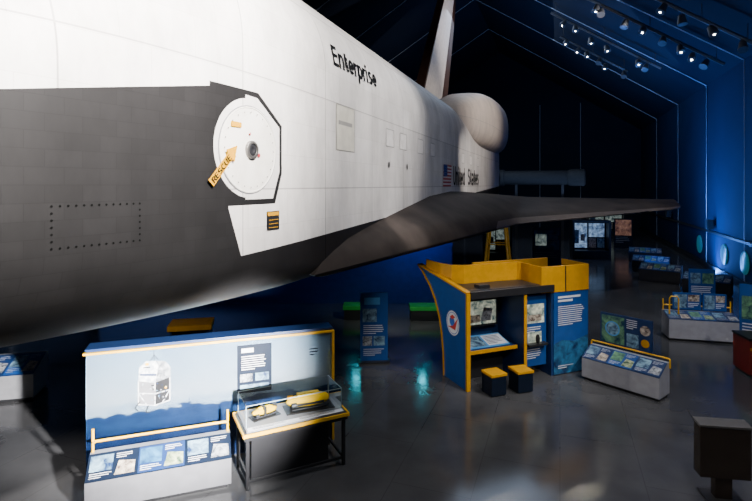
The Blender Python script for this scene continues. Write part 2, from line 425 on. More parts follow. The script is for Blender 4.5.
    bd.inputs['Color1'].default_value = (.0120, .0116, .0119, 1); bd.inputs['Color2'].default_value = (.0142, .0137, .0141, 1); bd.inputs['Mortar'].default_value = (.0098, .0095, .0097, 1)
    Lk(cmb.outputs[0], bd.inputs['Vector'])
    md = N('ShaderNodeMix'); md.data_type = 'RGBA'; md.blend_type = 'MULTIPLY'; md.inputs[0].default_value = 1
    Lk(bd.outputs['Color'], md.inputs[6]); Lk(mr.outputs[0], md.inputs[7])
    m2 = N('ShaderNodeMix'); m2.data_type = 'RGBA'; Lk(dark, m2.inputs[0]); Lk(mx.outputs[2], m2.inputs[6]); Lk(md.outputs[2], m2.inputs[7])
    Lk(m2.outputs[2], b.inputs['Base Color']); b.inputs['Roughness'].default_value = .5
    b.inputs['Specular IOR Level'].default_value = .15
    return m
FW, MD = fus_mat('forward_fuselage_tiles', True), fus_mat('mid_fuselage_panels', False)
PODM = fus_mat('warm_pod_panels', False, -9, 1)
def loft(name, xs, m, **kw):
    V, F = [], []; n = len(ring(xs[0]))
    for x in xs: V += [(x, y, z) for y, z in ring(x)]
    for i in range(len(xs) - 1):
        for j in range(n): F.append((i * n + j, i * n + (j + 1) % n, (i + 1) * n + (j + 1) % n, (i + 1) * n + j))
    F.append(tuple(range(n))); F.append(tuple((len(xs) - 1) * n + j for j in range(n)))
    return part(name, V, F, m, shuttle, smooth=True, zoff=ZO, **kw)
loft('forward_fuselage', [0, .1, .22, .35, .5, .7, .9, 1.2] + [1.5 + .3 * i for i in range(24)] + [8.6], FW, label='forward fuselage, white above dark grey tiles')
loft('mid_fuselage', [8.61 + i * (18.39) / 14 for i in range(15)], MD, label='white payload bay section')
loft('aft_fuselage', [27.01, 28.5, 30, 31.5, 32.8], MD)

def LE(y): return (8.2 + max(0, y - 2.62) * (10.4 / 2.18)) if y < 4.8 else 18.6 + (y - 4.8) * 1.05
def TE(y): return 30.4 - (y - 2.6) * .13
def lerp(tb, y):
    for (a, va), (b, vb) in zip(tb, tb[1:]):
        if y <= b: return va + (vb - va) * (max(y, a) - a) / (b - a)
    return tb[-1][1]
SHP = [(0, .08), (.012, .20), (.05, .40), (.12, .56), (.2, .70), (.33, .92), (.46, 1), (.55, .98), (.66, .85), (.85, .40), (1, .05)]
ys = [2.3, 2.62, 2.75, 2.9, 3.2, 3.6, 4.0, 4.4, 4.65, 4.8, 4.95, 5.3, 6.2, 7.4, 8.6, 9.8, 10.5, 10.9, 11.1]
xs = [0, .004, .012, .03, .06, .1, .16, .24, .33, .40, .46, .55, .66, .76, .88, 1.0]
for sg in (-1, 1):
    V, F, K = [], [], []
    for y in ys:
        c0 = LE(y); c1 = TE(y); T = lerp([(2.6, 1.28), (4.8, .85), (11.1, .34)], y); zb = 3.0 + (max(y, 2.6) - 2.6) * .06
        tip = max(0, (y - 10.5) / .6); c0 += tip * tip * .9
        top = [(c0 + (c1 - c0) * x, sg * y, zb + max(.05, T * lerp(SHP, x))) for x in xs]
        bot = [(c0 + (c1 - c0) * x, sg * y, zb + .06 * T * max(0, 1 - x / .03) ** 2) for x in xs[1:]]
        V += top + bot[::-1]
    n = 2 * len(xs) - 1
    for i in range(len(ys) - 1):
        for j in range(n):
            F.append((i * n + j, i * n + (j + 1) % n, (i + 1) * n + (j + 1) % n, (i + 1) * n + j))
            le = j < 3 or j >= n - 2
            K.append(1 if (le and ys[i] > 4.3) else (0 if j < len(xs) - 1 else 2))
    F.append(tuple(range(n))); F.append(tuple((len(ys) - 1) * n + j for j in range(n))); K += [0, 1]
    part('wing', V, F, [M['wing_top'], M['rcc'], M['tile']], shuttle, K, smooth=True, zoff=ZO,
         label='dark brown-grey delta wing with tan leading edge')
def fin(name, fa, fb, m, th0=.28, th1=.16, grow=0):
    V, F = [], []; zs = [8.0, 9.5, 11, 12.5, 14, 15.5, 16.3]
    for z in zs:
        q = (z - 8.4) / 8.0; l0 = 23.6 + q * 6.3; l1 = 29.6 + q * 3.3; th = th0 + (th1 - th0) * q
        for (f, t) in [(fa, .02 if fa == 0 else 1), ((fa * 2 + fb) / 3, .8 if fa == 0 else .8), ((fa + fb) / 2, 1 if fa == 0 else .6), (fb, 1 if fa == 0 else .15)]:
            V.append((l0 + (l1 - l0) * f, -th * t - grow, z))
        for (f, t) in [(fb, 1 if fa == 0 else .15), ((fa + fb) / 2, 1 if fa == 0 else .6), ((fa * 2 + fb) / 3, .8), (fa, .02 if fa == 0 else 1)]:
            V.append((l0 + (l1 - l0) * f, th * t + grow, z))
    n = 8
    for i in range(len(zs) - 1):
        for j in range(n): F.append((i * n + j, i * n + (j + 1) % n, (i + 1) * n + (j + 1) % n, (i + 1) * n + j))
    F.append(tuple(range(n))); F.append(tuple((len(zs) - 1) * n + j for j in range(n)))
    return part(name, V, F, m, shuttle, zoff=ZO)
fin('tail_fin', 0, .60, mat('fin_warm_white', (.66, .60, .56), .5))
fin('fin_leading_edge', -.03, .13, M['fin_dark'], .24, .18)
fin('rudder', .61, 1.0, M['fin_dark'])
for sg in (-1, 1):
    prof = [(20.8, .10, 7.0), (21.4, .50, 7.1), (22.4, .88, 7.25), (23.6, 1.15, 7.4), (25.0, 1.36, 7.55), (26.4, 1.48, 7.66), (28.0, 1.56, 7.74), (29.8, 1.60, 7.80), (31.6, 1.60, 7.82), (32.5, 1.54, 7.82), (32.85, 1.40, 7.8), (33.0, 1.15, 7.8), (33.04, .3, 7.8)]
    V, F = [], []; n = 40
    for (x, r, zc) in prof:
        for k2 in range(n):
            th = 2 * math.pi * k2 / n; ca, sa = math.cos(th), math.sin(th)
            V.append((x, sg * 1.78 + .96 * r * math.copysign(abs(ca) ** .60, ca), zc + .97 * r * math.copysign(abs(sa) ** .78, sa)))
    for i in range(len(prof) - 1):
        for k2 in range(n): F.append((i * n + k2, i * n + (k2 + 1) % n, (i + 1) * n + (k2 + 1) % n, (i + 1) * n + k2))
    F.append(tuple(range(n))); F.append(tuple((len(prof) - 1) * n + j for j in range(n)))
    pod = part('engine_pod', V, F, PODM, shuttle, smooth=True, zoff=ZO, label='long rounded warm beige engine pod')
    lathe('pod_nozzle', pod, [(32.8, .3), (33.4, .45), (33.9, .6)], M['dark'], 'x', (0, sg * 2.0, 7.6), zoff=ZO)
for (y, z) in ((0, 7.0), (-1.3, 5.0), (1.3, 5.0)):
    lathe('main_engine_nozzle', shuttle, [(32.7, .5), (33.3, .75), (34.2, 1.05), (35.2, 1.2)], M['dark'], 'x', (0, y, z), zoff=ZO)
part('body_flap', [(32.7, -2.4, 3.4), (32.7, 2.4, 3.4), (35, 2.4, 3.35), (35, -2.4, 3.35), (32.7, -2.4, 3.65), (32.7, 2.4, 3.65), (35, 2.4, 3.45), (35, -2.4, 3.45)], BF, M['tile'], shuttle, zoff=ZO)

def decal(name, polys, mats, off=.012, parent=shuttle, label=None):
    V, F, K = [], [], []
    for k, (pts, mi) in enumerate(polys):
        s = len(V)
        V += [(x, -(side(x, z) + off + .002 * k), z) for x, z in pts]; F.append(tuple(range(s, s + len(pts)))); K.append(mi)
    return part(name, V, F, mats, parent, K, smooth='keep', zoff=ZO, label=label)
def dtext(name, s, x0, z0, w, h, m, off=.012, ang=0, label=None, stroke=.165, xw=1.0):
    P, F = text_data(s, w, h, stroke, xw); ca, sa = math.cos(ang), math.sin(ang)
    V = []
    for a, b in P:
        x = x0 + a * ca - b * sa; z = z0 + a * sa + b * ca; V.append((x, -(side(x, z) + off), z))
    return part(name, V, F, m, shuttle, smooth='keep', zoff=ZO, label=label)
dtext('lettering', 'Enterprise', 8.93, 6.53, 2.14, .36, M['ink'], label='black lettering reading Enterprise', stroke=.15, xw=1.25)
dtext('lettering', 'United', 18.95, 4.48, 2.3, .70, M['ink'], label='black lettering reading United', stroke=.15, xw=1.2)
dtext('lettering', 'States', 21.95, 4.48, 2.9, .72, M['ink'], label='black lettering reading States', stroke=.15, xw=1.2)
fx0, fx1, fz0, fz1 = 17.3, 18.55, 4.45, 5.18
M['flag_red'] = mat('flag_red', (.40, .03, .04)); M['flag_blue'] = mat('flag_blue', (.015, .035, .22))
pl = []
for i in range(13):
    a = fz0 + (fz1 - fz0) * i / 13; b_ = fz0 + (fz1 - fz0) * (i + 1) / 13
    pl.append(([(fx0, a), (fx1, a), (fx1, b_), (fx0, b_)], 0 if i % 2 == 0 else 1))
pl.append(([(fx0, fz0 + .337), (fx0 + .55, fz0 + .337), (fx0 + .55, fz1), (fx0, fz1)], 2))
for r_ in range(5):
    for c_ in range(6):
        x, z = fx0 + .045 + c_ * .085, fz0 + .38 + r_ * .08
        pl.append(([(x, z - .012), (x + .012, z), (x, z + .012), (x - .012, z)], 1))
decal('flag_emblem', pl, [M['flag_red'], M['white'], M['flag_blue']], .004)
HX, HZ = 6.58, 4.94
def disc(cx, cz, r, n=40): return [(cx + r * math.cos(2 * math.pi * i / n), cz + r * math.sin(2 * math.pi * i / n)) for i in range(n)]
def disc_part(name, cx, cz, r0, r1, t0, t1, m, parent=shuttle, label=None, n=48):
    V, F = [], []
    for (r, t) in ((r1, -.02), (r1, t1 * .8), (r1 - .01, t1), (r0 + .005, t1), (r0, t0)):
        for x, z in disc(cx, cz, max(r, .001), n): V.append((x, -(side(x, HZ) + t), z))
    for i in range(4):
        for j in range(n): F.append((i * n + j, i * n + (j + 1) % n, (i + 1) * n + (j + 1) % n, (i + 1) * n + j))
    F.append(tuple(4 * n + j for j in range(n)))
    return part(name, V, F, m, parent, zoff=ZO, label=label, smooth=True)
hatch = disc_part('side_hatch', HX, HZ, .52, .54, .008, .014, M['hatch_white'], label='round worn cream crew hatch')
disc_part('hatch_seal', HX, HZ, .545, .553, .003, .006, M['grey'], hatch)
disc_part('hatch_window', HX + .02, HZ, .075, .115, .022, .04, M['steel'], hatch, 'round metal-rimmed hatch window')
disc_part('window_pane', HX + .02, HZ, .03, .075, .028, .032, M['black'], hatch)
for i in range(24):
    a = 2 * math.pi * i / 24
    decal('hatch_fastener', [(disc(HX + .47 * math.cos(a), HZ + .47 * math.sin(a), .008, 8), 0)], [M['fastener']], .020, hatch)
decal('red_marker', [(disc(HX + .16, HZ - .06, .025, 16), 0)], [M['flag_red']], .022, hatch)
decal('red_marker', [(disc(HX - .02, HZ + .2, .018, 12), 0)], [M['flag_red']], .022, hatch)
M['arrow_yellow'] = mat('arrow_marker_yellow', (.55, .26, .0), .6, spec=.1)
ax, az, an = 5.88, 4.52, math.radians(47); ca, sa = math.cos(an), math.sin(an)
R2 = lambda a, b: (ax + a * ca - b * sa, az + a * sa + b * ca)
arrow = decal('rescue_arrow', [([R2(0, -.052), R2(.44, -.052), R2(.44, -.10), R2(.62, 0), R2(.44, .10), R2(.44, .052), R2(0, .052)], 0)], [M['arrow_yellow']], .04, label='yellow arrow marker reading RESCUE')
tx = dtext('arrow_text', 'RESCUE', R2(.03, -.036)[0], R2(.03, -.036)[1], .41, .072, M['ink'], .046, an, stroke=.17); tx.parent = arrow
decal('yellow_placard', [([(6.22, 5.2), (6.40, 5.2), (6.40, 5.26), (6.22, 5.26)], 0)], [M['arrow_yellow']], .022)
decal('yellow_placard', [([(6.2, 4.83), (6.30, 4.83), (6.30, 4.865), (6.2, 4.865)], 0)], [M['arrow_yellow']], .022)
pl = [([(6.92, 3.90), (7.2, 3.90), (7.2, 4.15), (6.92, 4.15)], 0), ([(6.93, 4.09), (7.19, 4.09), (7.19, 4.14), (6.93, 4.14)], 1)]
for i in range(3): pl.append(([(6.95, 3.93 + i * .05), (7.17, 3.93 + i * .05), (7.17, 3.938 + i * .05), (6.95, 3.938 + i * .05)], 1))
decal('warning_placard', pl, [M['black'], M['arrow_yellow']], .012, label='black and yellow warning placard')
def outline(x0, x1, z0, z1, t=.012, mi=0):
    return [([(x0, z0), (x1, z0), (x1, z0 + t), (x0, z0 + t)], mi), ([(x0, z1 - t), (x1, z1 - t), (x1, z1), (x0, z1)], mi),
            ([(x0, z0), (x0 + t, z0), (x0 + t, z1), (x0, z1)], mi), ([(x1 - t, z0), (x1, z0), (x1, z1), (x1 - t, z1)], mi)]
M['seam'] = mat('panel_seam', (.30, .29, .27)); M['beige'] = mat('beige_panel', (.60, .57, .49))
decal('service_panel', [([(9.0, 5.1), (9.8, 5.1), (9.8, 5.9), (9.0, 5.9)], 1), ([(9.1, 5.55), (9.7, 5.55), (9.7, 5.62), (9.1, 5.62)], 0)] + outline(9.0, 9.8, 5.1, 5.9), [M['seam'], M['beige']], .004)
for x0 in (11.6, 12.6, 14.2, 15.6, 20.6, 22.4, 24.4):
    decal('vent_door', [([(x0, 5.35), (x0 + .55, 5.35), (x0 + .55, 5.75), (x0, 5.75)], 1)] + outline(x0, x0 + .55, 5.35, 5.75, .018), [M['seam'], M['white']], .003)
fpts = []
for i in range(13):
    for z in (3.96, 4.32): fpts.append((4.25 + i * .065, z))
for i in range(1, 6):
    for x in (4.25, 4.25 + 12 * .065): fpts.append((x, 3.96 + i * .06))
for i in range(9):
    a = 2 * math.pi * i / 9; fpts.append((3.75 + .12 * math.cos(a), 4.95 + .12 * math.sin(a)))
for (x, z) in fpts: decal('fastener', [(disc(x, z, .011, 6), 0)], [M['fastener']], .004)
for (x, z) in ((11.8, 4.95), (13.2, 4.95)):
    decal('tie_down_fitting', [(disc(x, z, .07, 16), 0)], [M['steel']], .01)
for sg in (-1, 1):
    for (a, b2, z0, z1) in ((4.75, 5.25, 6.95, 7.35), (4.3, 4.68, 6.55, 6.95)):
        V = [(x, sg * (side(x, z) + .01), z) for x, z in ((a, z0), (b2, z0 + .05), (b2, z1), (a + .08, z1 - .08))]
        part('cockpit_window', V, [(0, 1, 2, 3)], M['black'], shuttle, zoff=ZO)
def loc_to_world(x, y):
    return (-6.25 + x * UX - y * UY, .97 + x * UY + y * UX)
for (x, y, h) in ((24.0, -3.6, 3.03), (24.0, 3.6, 3.03), (2.4, 0, 3.07)):
    wx, wy = loc_to_world(x, y)
    t = thing('support_trestle', 'yellow steel trestle carrying the raised shuttle', 'support stand', (wx, wy, 0), PHI, 'yellow shuttle trestles')
    for (a, b_) in ((-.6, -.6), (.6, -.6), (.6, .6), (-.6, .6)):
        tube('leg', t, [(a, b_, 0), (a * .55, b_ * .55, h - .18)], .06, M['yellow'])
    boxes('cap_plate', t, [(-.5, .5, -.5, .5, h - .2, h - .02)], M['yellow'], .01)
    for zz in (.8, 1.9):
        q = .6 - .27 * zz / h
        tube('cross_brace', t, [(-q, -q, zz), (q, -q, zz)], .03, M['yellow']); tube('cross_brace', t, [(-q, q, zz), (q, q, zz)], .03, M['yellow'])
        tube('cross_brace', t, [(-q, -q, zz), (-q, q, zz)], .03, M['yellow']); tube('cross_brace', t, [(q, -q, zz), (q, q, zz)], .03, M['yellow'])

# ------------------------------------------------------------------ exhibit: underwater backdrop
def backdrop_mat():
    m, nt, b = _base('ocean_print'); N = nt.nodes.new; Lk = nt.links.new
    tc = N('ShaderNodeTexCoord'); sx = N('ShaderNodeSeparateXYZ'); Lk(tc.outputs['Object'], sx.inputs[0])
    no = N('ShaderNodeTexNoise'); no.inputs['Scale'].default_value = 3.0; no.inputs['Detail'].default_value = 8
    mp = N('ShaderNodeMapping'); mp.inputs['Scale'].default_value = (1.0, 1, 3); Lk(tc.outputs['Object'], mp.inputs[0]); Lk(mp.outputs[0], no.inputs['Vector'])
    a = N('ShaderNodeMath'); a.operation = 'MULTIPLY_ADD'; Lk(no.outputs['Fac'], a.inputs[0]); a.inputs[1].default_value = .42; Lk(sx.outputs[2], a.inputs[2])
    d = N('ShaderNodeMath'); d.operation = 'DIVIDE'; Lk(a.outputs[0], d.inputs[0]); d.inputs[1].default_value = 2.3
    cr = N('ShaderNodeValToRGB'); e = cr.color_ramp.elements
    e[0].position = .25; e[0].color = (.002, .010, .045, 1); e[1].position = 1; e[1].color = (.34, .60, .88, 1)
    for p, c in ((.36, (.003, .018, .065)), (.42, (.008, .040, .12)), (.45, (.004, .022, .075)), (.49, (.012, .055, .16)), (.50, (.34, .52, .70)), (.58, (.62, .78, .90)), (.76, (.50, .72, .92))):
        q = e.new(p); q.color = (*c, 1)
    Lk(d.outputs[0], cr.inputs[0]); Lk(cr.outputs[0], b.inputs['Base Color']); b.inputs['Roughness'].default_value = .6
    b.inputs['Specular IOR Level'].default_value = .15
    return m
bd = thing('exhibit_backdrop', 'wide sky-and-sea exhibit backdrop with yellow trim and printed submersible', 'exhibit panel', (-4.43, 7.63, 0), math.radians(18.5))
box('body', bd, 0, 3.85, .03, .36, 0, 1.95, M['navy'])
items = [('r', 2.23, 2.80, .98, 1.79, 1), ('r', 2.30, 2.50, 1.66, 1.73, 2), ('r', 2.28, 2.75, 1.05, 1.12, 3), ('r', 2.28, 2.48, 1.17, 1.30, 4), ('r', 2.53, 2.75, 1.17, 1.30, 3)]
items += bars(2.3, 2.72, 1.60, 7, .036, .012, 2) + bars(3.45, 3.62, 1.62, 3, .05, .02, 1)
rov = [line(.96, 1.68, .95, 1.98, .010, 8), line(.90, 1.69, .96, 1.78, .012, 8), line(1.02, 1.69, .96, 1.78, .012, 8),
          ('p', [(.73, 1.40), (.98, 1.34), (1.02, 1.60), (.98, 1.68), (.84, 1.69), (.74, 1.60)], 2), ('p', [(.98, 1.34), (1.20, 1.40), (1.20, 1.56), (1.12, 1.66), (.98, 1.68), (1.02, 1.60)], 4),
          ('p', [(.75, 1.47), (.99, 1.44), (.995, 1.47), (.75, 1.50)], 10), ('r', .80, .90, 1.58, 1.60, 8), ('r', .83, .88, 1.62, 1.66, 5),
          ('p', [(.74, 1.03), (.97, .98), (.98, 1.34), (.74, 1.40)], 7), ('p', [(.97, .98), (1.18, 1.04), (1.19, 1.40), (.98, 1.34)], 8)]
for (x0, y0, x1, y1) in ((.73, 1.02, .73, 1.41), (1.19, 1.03, 1.19, 1.40), (.73, 1.02, .97, .975), (.97, .975, 1.19, 1.03), (.73, 1.20, .97, 1.16), (.97, 1.16, 1.19, 1.20), (.73, 1.40, .97, 1.34), (.97, .975, .97, 1.35), (.73, 1.2, .85, 1.0), (1.19, 1.2, 1.08, 1.01)):
    rov.append(line(x0, y0, x1, y1, .016, 2))
for i in range(44):
    a = random.uniform(.75, 1.14); b_ = random.uniform(1.03, 1.33); q = random.uniform(.008, .024)
    rov.append(('r', a, a + q * random.uniform(.6, 1.8), b_, b_ + q * random.uniform(.6, 2.4), random.choice([2, 4, 7, 7, 8, 8, 8, 10, 3])))
rov += [('c', 1.09, 1.10, .040, 8), ('c', 1.09, 1.10, .018, 4), ('c', 1.13, 1.25, .016, 5), line(.76, 1.08, .68, .98, .014, 6), line(.68, .98, .73, .93, .012, 6), line(.88, 1.0, .84, .90, .014, 6), line(.84, .90, .90, .88, .012, 6)]
def sc(it, k=1.0, cx=.97, cy=1.46):
    f = lambda a, b: (cx + (a - cx) * k, cy + (b - cy) * k)
    m = 9 if it[-1] == 2 else it[-1]
    if it[0] == 'r':
        a, b = f(it[1], it[3]); c, d = f(it[2], it[4]); return ('r', a, c, b, d, m)
    if it[0] == 'c':
        a, b = f(it[1], it[2]); return ('c', a, b, it[3] * k, m)
    return ('p', [f(a, min(b, 1.86)) for a, b in it[1]], m)
items += [sc(i) for i in rov]
graphic('backdrop_print', bd, (0, .03, .02), (1, 0, 0), (0, 0, 1), 3.85, 1.88, items,
        [backdrop_mat(), M['dnavy'], M['paper'], M['pic_sea'], M['pic_grey'], M['yellow'], M['black'], M['grey'], M['dark'], M['rovw'], M['navy']], .03)
box('yellow_trim', bd, -.04, 3.89, -.02, .06, 1.895, 1.93, M['yellow'])
box('yellow_trim', bd, 3.85, 3.89, -.02, .06, 0, 1.895, M['yellow'])
box('top_cap', bd, -.02, 3.87, .02, .38, 1.95, 1.975, M['navy'])

def counter(loc, rot, w, label, d=.5, group=None, rail=True, body=None, front=.40, back=.60, topg=None):
    c = thing('exhibit_counter', label, 'exhibit counter', loc, rot, group)
    prism_x('counter_body', c, [(0, .06), (0, front), (d - .12, back), (d, back), (d, .06)], 0, w, body or M['lgrey'])
    box('plinth', c, .04, w - .04, .05, d - .04, 0, .062, M['black'])
    u = Vector((0, d - .12, back - front)); sl = u.length
    n = max(2, int(w / .5)); cell = w / n
    it = []
    pics = [4, 7, 6, 8, 4, 5]
    for i in range(n):
        a = i * cell
        it += [('r', a + .012, a + cell - .012, .012, sl - .012, 1 if i % 2 else 2)]
        it += [('r', a + .03, a + cell * .50, sl * .34, sl * .9, pics[(i * 2) % 6]), ('p', [(a + cell * .55, sl * .12), (a + cell * .95, sl * .12), (a + cell * .95, sl * .55), (a + cell * .62, sl * .62)], pics[(i * 2 + 3) % 6])]
        it += bars(a + .04, a + cell * .5, sl * .27, 3, sl * .07, .008, 3)
        it += bars(a + cell * .56, a + cell * .92, sl * .88, 3, sl * .07, .008, 3)
    graphic('slanted_graphic', c, (0, -.004, front + .006), (1, 0, 0), u, w, sl, it,
            [M['dnavy'], M['navy'], M['dnavy'], M['paper'], M['pic_sea'], M['pic_green'], M['pic_deep'], M['pic_grey'], M['pic_warm']] if topg else [M['navy'], M['blue'], M['navy'], M['paper'], M['pic_sea'], M['pic_green'], M['pic_teal'], M['pic_grey'], M['pic_warm']], .012)
    if rail:
        y = d - .05; h = back + .15
        tube('yellow_rail', c, [(.03, y, back - .02), (.03, y, h - .03), (.06, y, h), (w - .06, y, h), (w - .03, y, h - .03), (w - .03, y, back - .02)], .02, M['yellow'])
        tube('rail_post', c, [(.03, y, h), (.03, y, h + .18)], .02, M['yellow']); tube('rail_post', c, [(w - .03, y, h), (w - .03, y, h + .18)], .02, M['yellow'])
    return c
counter((-3.96, 6.79, 0), math.radians(19.6), 1.92, 'low grey counter with slanted blue photo panels and a yellow rail', front=.44, back=.66, d=.46, body=M['mgrey'], topg=1)

tb = thing('display_table', 'display table with yellow edging and clear acrylic case', 'display table', (-1.92, 7.30, 0), math.radians(26.4))
W_, D_ = 1.64, .80
boxes('table_top', tb, [(0, W_, 0, D_, .74, .84)], M['black'])
boxes('yellow_edging', tb, [(-.02, W_ + .02, -.025, 0, .80, .85), (-.02, W_ + .02, D_, D_ + .02, .80, .85), (-.025, 0, 0, D_, .80, .85), (W_, W_ + .025, 0, D_, .80, .85)], M['yellow'], .004)
box('display_bed', tb, .04, W_ - .04, .04, D_ - .04, .838, .87, M['grey'])
for (x, y) in ((.03, .03), (W_ - .08, .03), (W_ - .08, D_ - .08), (.03, D_ - .08)):
    box('leg', tb, x, x + .05, y, y + .05, 0, .75, M['black'])
boxes('leg_stretcher', tb, [(.05, W_ - .05, .04, .07, .1, .14), (W_ - .07, W_ - .04, .05, D_ - .05, .1, .14), (.04, .07, .05, D_ - .05, .1, .14)], M['black'])
box('lower_cabinet', tb, .15, W_ - .25, .22, D_ - .09, .02, .74, M['black'])
graphic('caption_strip', tb, (.06, .035, .871), (1, 0, 0), (0, 1, 0), W_ - .12, .10, bars(.08, .6, .08, 3, .025, .01, 1) + bars(.8, 1.4, .08, 3, .025, .01, 1), [M['paper'], M['dark']], .001)
x0, x1, y0, y1, z0, z1 = .05, W_ - .05, .14, D_ - .05, .871, 1.20
part('acrylic_case', [(x0, y0, z0), (x1, y0, z0), (x1, y1, z0), (x0, y1, z0), (x0, y0, z1), (x1, y0, z1), (x1, y1, z1), (x0, y1, z1)], BF[1:], M['glass'], tb, label='clear acrylic cover')
ea = .009
boxes('case_edges', tb, [(x0, x1, y0, y0 + ea, z1 - ea, z1), (x0, x1, y1 - ea, y1, z1 - ea, z1), (x0, x0 + ea, y0, y1, z1 - ea, z1), (x1 - ea, x1, y0, y1, z1 - ea, z1),
     (x0, x0 + ea, y0, y0 + ea, z0, z1), (x1 - ea, x1, y0, y0 + ea, z0, z1), (x1 - ea, x1, y1 - ea, y1, z0, z1), (x0, x0 + ea, y1 - ea, y1, z0, z1)], mat('polished_acrylic_edge', (.28, .34, .37), .2), 0)

M['subyellow'] = mat('yellow_hull', (.60, .36, .0), .55, spec=.12)
def sub(x, y, rot, L, label, long=True):
    a = math.radians(26.4); wx = -1.92 + x * math.cos(a) - y * math.sin(a); wy = 7.30 + x * math.sin(a) + y * math.cos(a)
    s = thing('submersible_model', label, 'model submersible', (wx, wy, .871), a + rot)
    box('model_base', s, -L * .52, L * .52, -L * .24, L * .24, 0, .012, M['black'], .002)
    h = L * .28
    for q in (-1, 1):
        tube('skid', s, [(-L * .38, q * L * .12, .028), (L * .36, q * L * .12, .028), (L * .42, q * L * .12, .05)], .013, M['black'])
        lathe('thruster', s, [(-L * .42, .01), (-L * .40, L * .05), (-L * .30, L * .055), (-L * .28, .01)], M['dark'], 'x', (0, q * L * .17, h * .55), seg=16)
    lathe('hull', s, [(-L * .48, L * .02), (-L * .44, L * .07), (-L * .3, L * .135), (0, L * .16), (L * .25, L * .15), (L * .38, L * .12), (L * .44, L * .06), (L * .46, L * .01)], M['subyellow'], 'x', (0, 0, .045 + L * .11), 1, .8, 20)
    lathe('dome_window', s, [(0, L * .085), (L * .03, L * .08), (L * .055, L * .05), (L * .065, .004)], M['black'], 'x', (L * .38, 0, .04 + L * .095), 1, .8, 16)
    prism_x('top_fairing', s, [(-L * .08, .03 + L * .18), (-L * .05, .03 + L * .29), (L * .05, .03 + L * .29), (L * .08, .03 + L * .18)], -L * .25, L * .22, M['subyellow'])
    if long:
        box('side_band', s, -L * .3, L * .3, -L * .165, L * .165, .045 + L * .06, .05 + L * .10, M['black'])
        box('tail_fin', s, -L * .46, -L * .34, -.008, .008, .04 + L * .15, .04 + L * .26, M['orange'])
    else:
        box('camera_head', s, L * .3, L * .45, -L * .07, L * .07, .02 + L * .22, .02 + L * .32, M['dark'])
        box('frame_band', s, -L * .1, L * .0, -L * .17, L * .17, .03, .06 + L * .24, M['black'])
    return s
sub(1.12, .42, math.radians(-4), .76, 'long yellow submersible model with black skids')
sub(.40, .42, math.radians(12), .44, 'small boxy yellow underwater robot model', False)

# ------------------------------------------------------------------ kiosk
kk = thing('exhibit_kiosk', 'navy exhibit kiosk with mustard canopy, curved side wall and screens', 'exhibit kiosk', (2.05, 10.92, 0), math.radians(22))
prof = [(0, 0), (0, 2.12)]
flare = [(2.35, 2.42), (2.05, 2.25), (1.70, 2.0), (1.42, 1.7), (1.22, 1.35), (1.10, .95), (1.02, .5), (1.0, 0)]
prism_x('side_wall', kk, prof + flare, -.07, 0, M['blue'], .003, 'blue side wall flaring out towards the top')
V, F = [], []
edge = [(0, 2.12)] + flare
for (y, z) in edge:
    V += [(-.10, y, z), (.03, y, z), (.03, y - .02, z + .035), (-.10, y - .02, z + .035)]
for i in range(len(edge) - 1):
    for j in range(4): F.append((i * 4 + j, i * 4 + (j + 1) % 4, (i + 1) * 4 + (j + 1) % 4, (i + 1) * 4 + j))
F += [(0, 1, 2, 3), tuple(len(V) - 4 + j for j in range(4))]
part('yellow_edge', V, F, M['orange'], kk)
box('orange_post', kk, -.09, .0, -.03, .03, 0, 2.12, M['orange'])
M['emb_red'] = mat('emblem_red', (.55, .03, .02)); M['emb_blue'] = mat('emblem_blue', (.03, .12, .50))
graphic('round_emblem', kk, (-.071, .85, 1.2), (0, -1, 0), (0, 0, 1), .01, .01,
        [('c', .25, .14, .28, 1), ('c', .25, .14, .25, 3), ('c', .25, .14, .235, 1), ('c', .22, .17, .11, 3), ('p', [(.03, .02), (.26, .08), (.47, .30), (.36, .0)], 2), ('p', [(.12, .26), (.24, .33), (.36, .29), (.22, .22)], 2)],
        [M['navy'], M['paper'], M['emb_red'], M['emb_blue']], .002, 'round white, blue and red mission emblem')
box('back_wall', kk, 0, 3.36, 1.0, 1.06, 0, 2.15, M['navy'])
box('divider', kk, 1.45, 1.51, 0, 1.0, 0, 2.0, M['navy'])
box('divider_trim', kk, 1.44, 1.52, -.02, .0, 0, 2.0, M['orange'])
box('divider', kk, 2.25, 2.31, .02, 1.0, 0, 2.0, M['navy'])
boxes('header', kk, [(0, 2.29, -.05, .08, 2.0, 2.16)], M['dark'])
box('roof', kk, 0, 3.36, .06, 1.06, 2.1, 2.17, M['dark'])
cp = [(-.02, 2.0), (.0, 1.3), (.10, .95), (.35, .80), (1.86, .78), (1.92, .70), (1.95, .0), (2.66, -.02), (3.36, -.02), (3.38, .9)]
V, F = [], []
for i, (x, y) in enumerate(cp):
    low = 2.17 if i < 6 else 1.97; top = 2.60 if i < 6 else 2.58
    V += [(x, y, low), (x, y, top), (x + .03, y + .06, top), (x + .03, y + .06, low)]
for i in range(len(cp) - 1):
    for j in range(4): F.append((i * 4 + j, i * 4 + (j + 1) % 4, (i + 1) * 4 + (j + 1) % 4, (i + 1) * 4 + j))
F += [(0, 1, 2, 3), tuple(len(V) - 4 + j for j in range(4))]
part('mustard_canopy', V, F, M['orange'], kk, label='upright mustard laminate canopy panels')
box('canopy_deck', kk, .12, 3.34, .95, 1.5, 2.18, 2.24, M['dark'])
boxes('canopy_back_panel', kk, [(1.0, 3.36, 1.42, 1.48, 2.24, 2.54)], M['orange'])
box('canopy_seam', kk, 2.63, 2.66, -.03, -.018, 1.97, 2.58, M['dark'])
box('rear_wall', kk, 3.30, 3.38, .04, 1.5, 0, 1.97, M['navy'])
box('roof_vent', kk, .38, .66, .2, .42, 2.17, 2.24, M['dark'])
box('desk', kk, .06, 1.4, .2, 1.0, .72, .78, M['navy'])
